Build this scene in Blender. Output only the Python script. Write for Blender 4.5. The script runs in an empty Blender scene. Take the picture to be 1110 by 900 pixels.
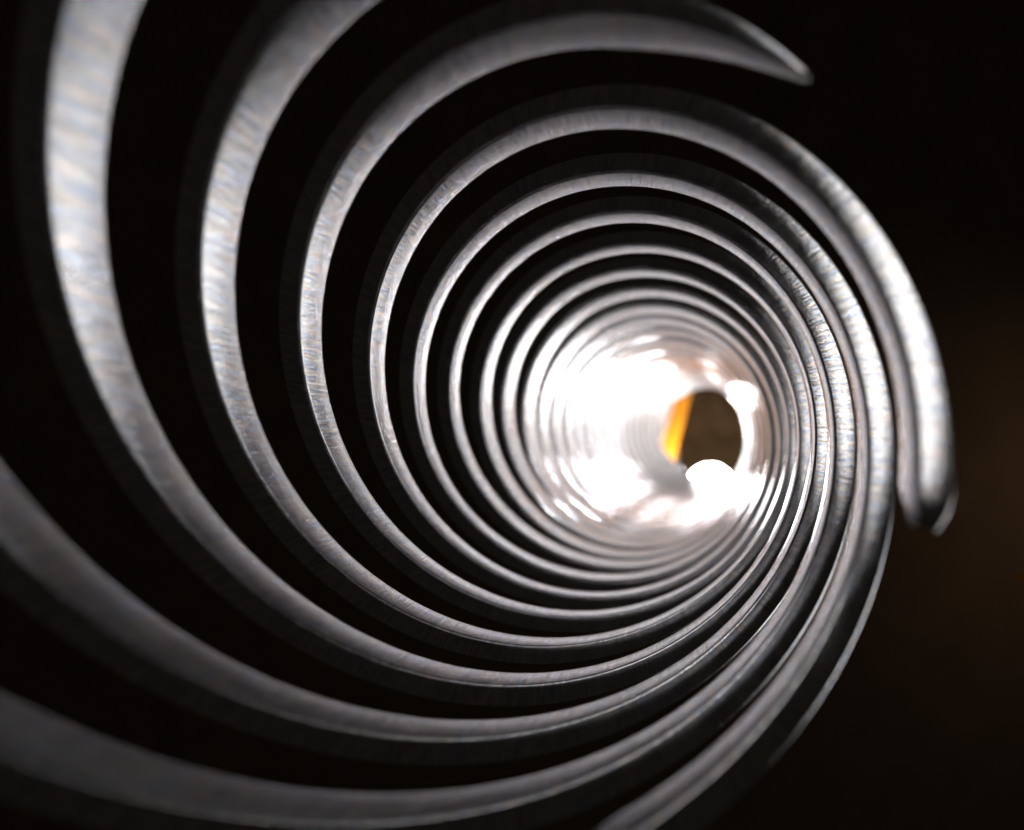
import bpy, bmesh, math, random
from math import pi, cos, sin, radians
random.seed(4)
sc = bpy.context.scene
R = 0.03                                   # inner radius of the coil, metres
F = 600.0                                  # focal length in photo pixels
W_IMG = 1110.0
D0 = F/476.7*R                             # distance from lens to winding number 0
VX, VY = 765.0, 487.4                      # where the axis vanishes, photograph pixels
AX, AZ = -246.9/476.7*R, 54.6/476.7*R                 # the coil's axis runs to the left of and above the lens

# ---------------------------------------------------------------- camera
cam = bpy.data.cameras.new("camera")
camo = bpy.data.objects.new("camera", cam); sc.collection.objects.link(camo)
camo.location = (0, 0, 0); camo.rotation_euler = (radians(90), 0, 0)
cam.sensor_width = 36; cam.lens = 36*F/W_IMG
cam.shift_x = -(VX-555)/W_IMG; cam.shift_y = (VY-450)/W_IMG
cam.clip_start = 0.001; cam.clip_end = 50
cam.dof.use_dof = True; cam.dof.focus_distance = D0*1.85
cam.dof.aperture_fstop = 11.0
sc.camera = camo
fl = cam.lens/1000
# aperture radius = fl/(2N); wanted circle of confusion at infinity about 5.5 px
ap_r = 7.5*cam.dof.focus_distance/F
cam.dof.aperture_fstop = fl/(2*ap_r)

# ---------------------------------------------------------------- world and exposure
w = bpy.data.worlds.new("World"); sc.world = w; w.use_nodes = True
w.node_tree.nodes["Background"].inputs[0].default_value = (1, .88, .75, 1)
w.node_tree.nodes["Background"].inputs[1].default_value = 0.012
vs = sc.view_settings
vs.view_transform = 'Standard'; vs.look = 'None'; vs.exposure = 0; vs.gamma = 1; vs.use_curve_mapping = False
sc.cycles.max_bounces = 10; sc.cycles.glossy_bounces = 8; sc.cycles.diffuse_bounces = 4
sc.cycles.sample_clamp_indirect = 6; sc.cycles.use_denoising = True
sc.cycles.caustics_reflective = True

def area(name, loc, target, sx, sy, power, col=(1, 1, 1)):
    l = bpy.data.lights.new(name, 'AREA'); l.shape = 'RECTANGLE'; l.size = sx; l.size_y = sy
    l.energy = power; l.color = col
    o = bpy.data.objects.new(name, l); sc.collection.objects.link(o)
    o.location = loc
    from mathutils import Vector
    o.rotation_euler = (Vector(target)-Vector(loc)).to_track_quat('-Z', 'Y').to_euler()
    return o
YE = D0*9.6                                # far mouth of the coil
def lamp(name, loc, target, sx, sy, power, col, spread=180):
    o = area(name, loc, target, sx, sy, power, col); o.data.spread = radians(spread); return o
lamp("fill_right", (7*R, 10*R, AZ-5*R), (AX, 5*R, AZ-.5*R), 16*R, 6*R, .46, (.97, .985, 1), 100)  # added light that brightens the left bands; its source is unseen
lamp("spot_right", (8*R, 7*R, AZ+1*R), (AX, 7.2*R, AZ), 3.5*R, 2*R, 1.3, (.96, .98, 1), 16)
lamp("spot_top", (AX-1*R, 6.5*R, AZ+8*R), (AX, 7.2*R, AZ), 2*R, 3*R, 2.2, (.97, .98, 1), 16)
lamp("spot_left", (-11*R, 6.5*R, AZ+1*R), (AX, 7.2*R, AZ), 3*R, 2*R, 3.0, (.97, .98, 1), 14)
lamp("fill_beyond", (AX+2.0*R, YE+5*R, AZ+.3*R), (AX, YE-3*R, AZ), 2*R, 2.6*R, 0.003, (1, .99, .98), 60)  # added fill that whitens the far inner walls
lamp("lamp_behind", (1.7*R, -1.6*R, 3.3*R), (.5*R, 1.6*R, -0.1*R), 1.4*R, 2.6*R, 0.005, (1, 1, 1), 40)
lamp("wall_fill", (4.6, 3.5, .3), (3.2, 6, -1), .8, .8, 4, (1, .66, .42), 120)  # added warm fill that brightens the wall at the right

# ---------------------------------------------------------------- helpers
def mat(name, col, rough=.6, metal=0.0, emit=None, strength=0):
    m = bpy.data.materials.new(name); m.use_nodes = True
    b = m.node_tree.nodes["Principled BSDF"]
    b.inputs["Base Color"].default_value = (*col, 1)
    b.inputs["Roughness"].default_value = rough
    b.inputs["Metallic"].default_value = metal
    if emit:
        b.inputs["Emission Color"].default_value = (*emit, 1)
        b.inputs["Emission Strength"].default_value = strength
    return m
def link(name, me, m, parent=None):
    o = bpy.data.objects.new(name, me); sc.collection.objects.link(o)
    if m: me.materials.append(m)
    if parent: o.parent = parent
    return o
def tag(o, label=None, cat=None, group=None, kind=None):
    if label: o["label"] = label
    if cat: o["category"] = cat
    if group: o["group"] = group
    if kind: o["kind"] = kind
    return o
def noisy(m, scale, c1, c2, bump=0.0, dist=.0005):
    nt = m.node_tree; N = nt.nodes; L = nt.links; b = N["Principled BSDF"]
    tc = N.new("ShaderNodeTexCoord"); n = N.new("ShaderNodeTexNoise"); n.inputs["Scale"].default_value = scale
    n.inputs["Detail"].default_value = 6
    L.new(tc.outputs["Object"], n.inputs["Vector"])
    r = N.new("ShaderNodeValToRGB"); r.color_ramp.elements[0].color = (*c1, 1); r.color_ramp.elements[1].color = (*c2, 1)
    r.color_ramp.elements[0].position = .35; r.color_ramp.elements[1].position = .65
    L.new(n.outputs["Fac"], r.inputs["Fac"]); L.new(r.outputs["Color"], b.inputs["Base Color"])
    if bump:
        bp = N.new("ShaderNodeBump"); bp.inputs["Strength"].default_value = bump; bp.inputs["Distance"].default_value = dist
        L.new(n.outputs["Fac"], bp.inputs["Height"]); L.new(bp.outputs["Normal"], b.inputs["Normal"])

# ---------------------------------------------------------------- brushed steel
def steel():
    m = bpy.data.materials.new("drawn_steel"); m.use_nodes = True
    nt = m.node_tree; N = nt.nodes; L = nt.links; b = N["Principled BSDF"]
    b.inputs["Metallic"].default_value = 1.0
    uv = N.new("ShaderNodeUVMap"); uv.uv_map = "UVMap"
    def noise(sx, sy, rot, detail=4, rough=.6):
        mp = N.new("ShaderNodeMapping"); mp.inputs["Scale"].default_value = (sx, sy, 1); mp.inputs["Rotation"].default_value = (0, 0, rot)
        n = N.new("ShaderNodeTexNoise"); n.inputs["Scale"].default_value = 1; n.inputs["Detail"].default_value = detail
        n.inputs["Roughness"].default_value = rough
        L.new(uv.outputs["UV"], mp.inputs["Vector"]); L.new(mp.outputs["Vector"], n.inputs["Vector"])
        return n
    fine = noise(110, 9, .3, 5, .7)        # cross-grain scratches
    med = noise(9, 5, 0, 3)
    hue = noise(90, 8, .35, 3)
    # faint interference tints of the scratches
    ramp = N.new("ShaderNodeValToRGB"); cr = ramp.color_ramp
    cr.elements[0].position = .25; cr.elements[0].color = (.36, .41, .58, 1)
    cr.elements[1].position = .75; cr.elements[1].color = (.66, .58, .32, 1)
    for p, c in ((.4, (.45, .465, .53, 1)), (.5, (.50, .50, .50, 1)), (.6, (.58, .48, .45, 1)), (.67, (.50, .56, .50, 1))):
        e = cr.elements.new(p); e.color = c
    L.new(hue.outputs["Fac"], ramp.inputs["Fac"])
    mr = N.new("ShaderNodeMapRange"); mr.inputs["From Min"].default_value = .3; mr.inputs["From Max"].default_value = .7
    mr.inputs["To Min"].default_value = .5; mr.inputs["To Max"].default_value = 1.25
    L.new(fine.outputs["Fac"], mr.inputs["Value"])
    mx = N.new("ShaderNodeMix"); mx.data_type = 'RGBA'; mx.blend_type = 'MULTIPLY'; mx.inputs[0].default_value = 1
    L.new(ramp.outputs["Color"], mx.inputs[6]); L.new(mr.outputs["Result"], mx.inputs[7])
    L.new(mx.outputs[2], b.inputs["Base Color"])
    rr = N.new("ShaderNodeMapRange"); rr.inputs["From Min"].default_value = .3; rr.inputs["From Max"].default_value = .7
    rr.inputs["To Min"].default_value = .11; rr.inputs["To Max"].default_value = .22
    L.new(med.outputs["Fac"], rr.inputs["Value"]); 
    tc = N.new("ShaderNodeTexCoord"); sp = N.new("ShaderNodeSeparateXYZ"); L.new(tc.outputs["Object"], sp.inputs[0])
    fr = N.new("ShaderNodeMapRange"); fr.inputs["From Min"].default_value = 3*D0; fr.inputs["From Max"].default_value = 6*D0
    fr.inputs["To Min"].default_value = 0; fr.inputs["To Max"].default_value = .14   # the far turns are duller
    L.new(sp.outputs["Y"], fr.inputs["Value"])
    ad = N.new("ShaderNodeMath"); ad.operation = 'ADD'; L.new(rr.outputs["Result"], ad.inputs[0]); L.new(fr.outputs["Result"], ad.inputs[1])
    L.new(ad.outputs[0], b.inputs["Roughness"])
    bp = N.new("ShaderNodeBump"); bp.inputs["Strength"].default_value = .5; bp.inputs["Distance"].default_value = .004*R
    L.new(fine.outputs["Fac"], bp.inputs["Height"]); L.new(bp.outputs["Normal"], b.inputs["Normal"])
    return m
STEEL = steel()

# ---------------------------------------------------------------- the coil
STARTS = 7
U0 = -1.2
START_AT = [-1.2, -1.2, -.20, -.36, -.55, -1.2, -1.2]   # where each wire begins
U1 = 12+(9.6-1-.2985*12-.0029*144)/(.2985+.0058*12)
def dd(u): return max(.2, 1+.2985*u+.0029*u*u) if u < 12 else 1+.2985*12+.0029*144+(.2985+.0058*12)*(u-12)
def depth(u): return D0*dd(u)
def bend(y):                                # the far half of the coil bends a little to the right and up
    q = max(0, (y/D0-3)/8.8)**2*y/F
    return 50*q, 21*q
WID = 0.096*D0                              # width of the wire along the axis
THK = 0.084*R                               # thickness away from the axis
spring = bpy.data.objects.new("coil_spring", None); sc.collection.objects.link(spring)
spring.location = (AX, depth(U0), AZ)
tag(spring, "open wound coil spring of flat grey steel wire seen from inside along its length", "spring")
# wire section: (radial, axial) with rounded corners
def section():
    pts = []
    b = .010*R
    for (cx, cy, a0) in ((b, b, 180), (THK-b, b, 270), (THK-b, WID-b, 0), (b, WID-b, 90)):
        for q in range(4):
            a = radians(a0+q*30)
            pts.append((cx+b*cos(a), cy+b*sin(a)))
    return pts
SEC = section()
per = [0]
for i in range(len(SEC)):
    a, c = SEC[i], SEC[(i+1) % len(SEC)]
    per.append(per[-1]+math.hypot(a[0]-c[0], a[1]-c[1])/R)
def strand_point(k, al):
    u = k+.452+STARTS*(al-pi)/(2*pi)+.119*cos(al)-.117*sin(al)
    wob = .006*R*sin(al*1.7+k*2.1)+.004*R*sin(al*3.1+k)
    return u, depth(u)+.006*D0*sin(k*1.9+al*.6), R+wob
def coil_mesh(k, a0, a1, seg):
    astart = pi+2*pi*(START_AT[k]-k-.452)/STARTS
    vs_, fs = [], []
    n = len(SEC)
    for i in range(seg+1):
        al = a0+(a1-a0)*i/seg
        u, y, r = strand_point(k, al)
        tp = 1-(.88*max(0, 1-(al-astart)/.5)**1.6 if k == 2 else .5*max(0, 1-(al-astart)/.1)**2)    # ends ground down; third wire's long taper imitates its fade into the dark
        wf = WID+.165*D0*min(1, max(0, (u-5)/3.5))  # turns nearly close up towards the far end
        for (pr, pa) in SEC:
            rr = r+.5*THK+(pr-.5*THK)*tp
            pa = (pa/WID-.5)*tp*wf+.5*wf
            bx, bz = bend(y+pa)
            vs_.append((cos(al)*rr+bx, y+pa-depth(U0), sin(al)*rr+bz))
    for i in range(seg):
        for j in range(n):
            a = i*n+j; b_ = i*n+(j+1) % n
            fs.append((a, a+n, b_+n, b_))
    if abs(a0-(pi+2*pi*(START_AT[k]-k-.452)/STARTS)) < 1e-6: fs.append(tuple(range(n)))
    me = bpy.data.meshes.new("coil"); me.from_pydata(vs_, [], fs)
    me.polygons.foreach_set("use_smooth", [len(f) == 4 for f in fs])
    ul = me.uv_layers.new(name="UVMap").data
    li = 0
    for i in range(seg):
        s0 = a0+(a1-a0)*i/seg; s1 = a0+(a1-a0)*(i+1)/seg
        for j in range(n):
            for (s, v) in ((s0, per[j]), (s1, per[j]), (s1, per[j+1]), (s0, per[j+1])):
                ul[li].uv = (s+k*13.7, v+k*3.3); li += 1
    return me
for k in range(STARTS):
    # angles at which this strand starts and ends
    aS = pi+2*pi*(START_AT[k]-k-.452)/STARTS; aE = pi+2*pi*(U1-k-.452)/STARTS
    a = aS
    while a < aE-1e-6:
        b_ = min(a+2*pi, aE)
        o = link("coil", coil_mesh(k, a, b_, max(8, int(150*(b_-a)/(2*pi)))), STEEL, spring)
        a = b_

# ---------------------------------------------------------------- surroundings
def box(name, x0, x1, y0, y1, z0, z1, m, bev=0):
    bm = bmesh.new(); bmesh.ops.create_cube(bm, size=1)
    for v in bm.verts:
        v.co = (x0+(v.co.x+.5)*(x1-x0), y0+(v.co.y+.5)*(y1-y0), z0+(v.co.z+.5)*(z1-z0))
    if bev: bmesh.ops.bevel(bm, geom=bm.edges[:], offset=bev, segments=3, affect='EDGES')
    me = bpy.data.meshes.new(name); bm.to_mesh(me); bm.free()
    return link(name, me, m)
cloth = mat("black_cloth", (.006, .005, .004), 1.0); cloth.node_tree.nodes["Principled BSDF"].inputs["Specular IOR Level"].default_value = 0
noisy(cloth, 60, (.0006, .0005, .0005), (.0014, .0011, .001), .3)
zt = AZ-(R+THK)-.0008
tag(box("table", AX-1.4*R, AX+1.6*R, 11*R, YE+.1*R, zt-.02, zt, cloth), kind="structure")
wallm = mat("brown_wall", (.10, .06, .03), .9); noisy(wallm, 2, (.15, .11, .075), (.18, .13, .09))
tag(box("wall", -9, 9, 6, 6.1, -6, 6, wallm), kind="structure")
cardm = mat("brown_card", (.09, .06, .03), .9); cardm.node_tree.nodes["Principled BSDF"].inputs["Specular IOR Level"].default_value = 0; noisy(cardm, 60, (.034, .019, .009), (.055, .032, .016))
cd = box("brown_card", -1.0*R, 1.9*R, YE+8*R, YE+8.05*R, -1.1*R, 2.6*R, cardm)
tag(cd, "plain brown card standing beyond the round far opening of the coil", "card")

def uvs(name, r, m, loc, parent=None, sx=1, sy=1, sz=1):
    bm = bmesh.new(); bmesh.ops.create_uvsphere(bm, u_segments=32, v_segments=20, radius=r)
    for v in bm.verts: v.co = (v.co.x*sx, v.co.y*sy, v.co.z*sz)
    me = bpy.data.meshes.new(name); bm.to_mesh(me); bm.free()
    me.polygons.foreach_set("use_smooth", [True]*len(me.polygons))
    o = link(name, me, m, parent); o.location = loc; return o
def px(x, y, d):                             # a place at depth d from the photograph's own coordinates
    return ((x-VX)/F*d, d, -(y-VY)/F*d)
bulbm = mat("lit_glass", (1, 1, 1), .3, 0, (1, .99, .985), 75)
dB = YE+.6*R
b = uvs("light_bulb", 26/F*dB, bulbm, px(770, 530, dB))
tag(b, "small round glowing white bulb at the far mouth of the coil", "bulb")
yel = mat("yellow_paint", (.7, .24, .002), .45)

# a yellow strip just past the far mouth, leaning behind its left edge
dY = YE+1.0*R
def prism(name, pts, d, thick, m):
    n = len(pts); v = [px(x, y, d) for x, y in pts]+[px(x, y, d+thick) for x, y in pts]
    f = [tuple(range(n)), tuple(range(2*n-1, n-1, -1))]+[(i, i+n, (i+1) % n+n, (i+1) % n) for i in range(n)]
    me = bpy.data.meshes.new(name); me.from_pydata(v, [], f); me.update()
    return link(name, me, m)
p = prism("yellow_strip", [(737, 418), (752, 418), (731, 498), (742, 535), (698, 535), (712, 500)], dY, .03*R, yel)
tag(p, "yellow strip standing upright just past the far mouth of the coil", "strip")
white = mat("white_card", (.8, .8, .8), .9); noisy(white, 200, (.76, .76, .75), (.82, .82, .82))
p = prism("white_card", [(690, 400), (739, 400), (714, 540), (690, 540)], dY+.2*R, .02*R, white)
tag(p, "white card behind the yellow strip at the left of the far opening", "card")
th = prism("yellow_thread", [(1096, 626), (1104, 622), (1135, 624), (1137, 627), (1106, 629)], D0*3.0, .02*R, yel)
tag(th, "short yellow scrap in the dark at the right edge, outside the coil", "scrap")

# unseen white reflector added round the bulb, open at both ends
def tube(name, r0, r1, y0, y1, th, m, n=64):
    v, f = [], []
    for i in range(n):
        a = 2*pi*i/n
        for (r, y) in ((r0, y0), (r1, y1), (r1+th, y1), (r0+th, y0)):
            v.append((cos(a)*r, y, sin(a)*r))
    for i in range(n):
        for j in range(4):
            f.append((i*4+j, i*4+(j+1) % 4, ((i+1) % n)*4+(j+1) % 4, ((i+1) % n)*4+j))
    me = bpy.data.meshes.new(name); me.from_pydata(v, [], f); me.update()
    return link(name, me, m)
sh = tube("bounce_tube", 2.6*R, 3.2*R, .25*R, 7*R, .03*R, white); sh.location = (AX+.3*R, YE, AZ)
tag(sh, "added white reflector tube surrounding the bulb past the far mouth of the coil", "reflector")

bd = box("bounce_board", AX-4*R, AX+5*R, YE+9.5*R, YE+9.7*R, zt, AZ+4*R, white)  # unseen panel added to bounce the bulb's light into the coil
tag(bd, "added white reflector board hidden behind the brown card beyond the coil", "board")
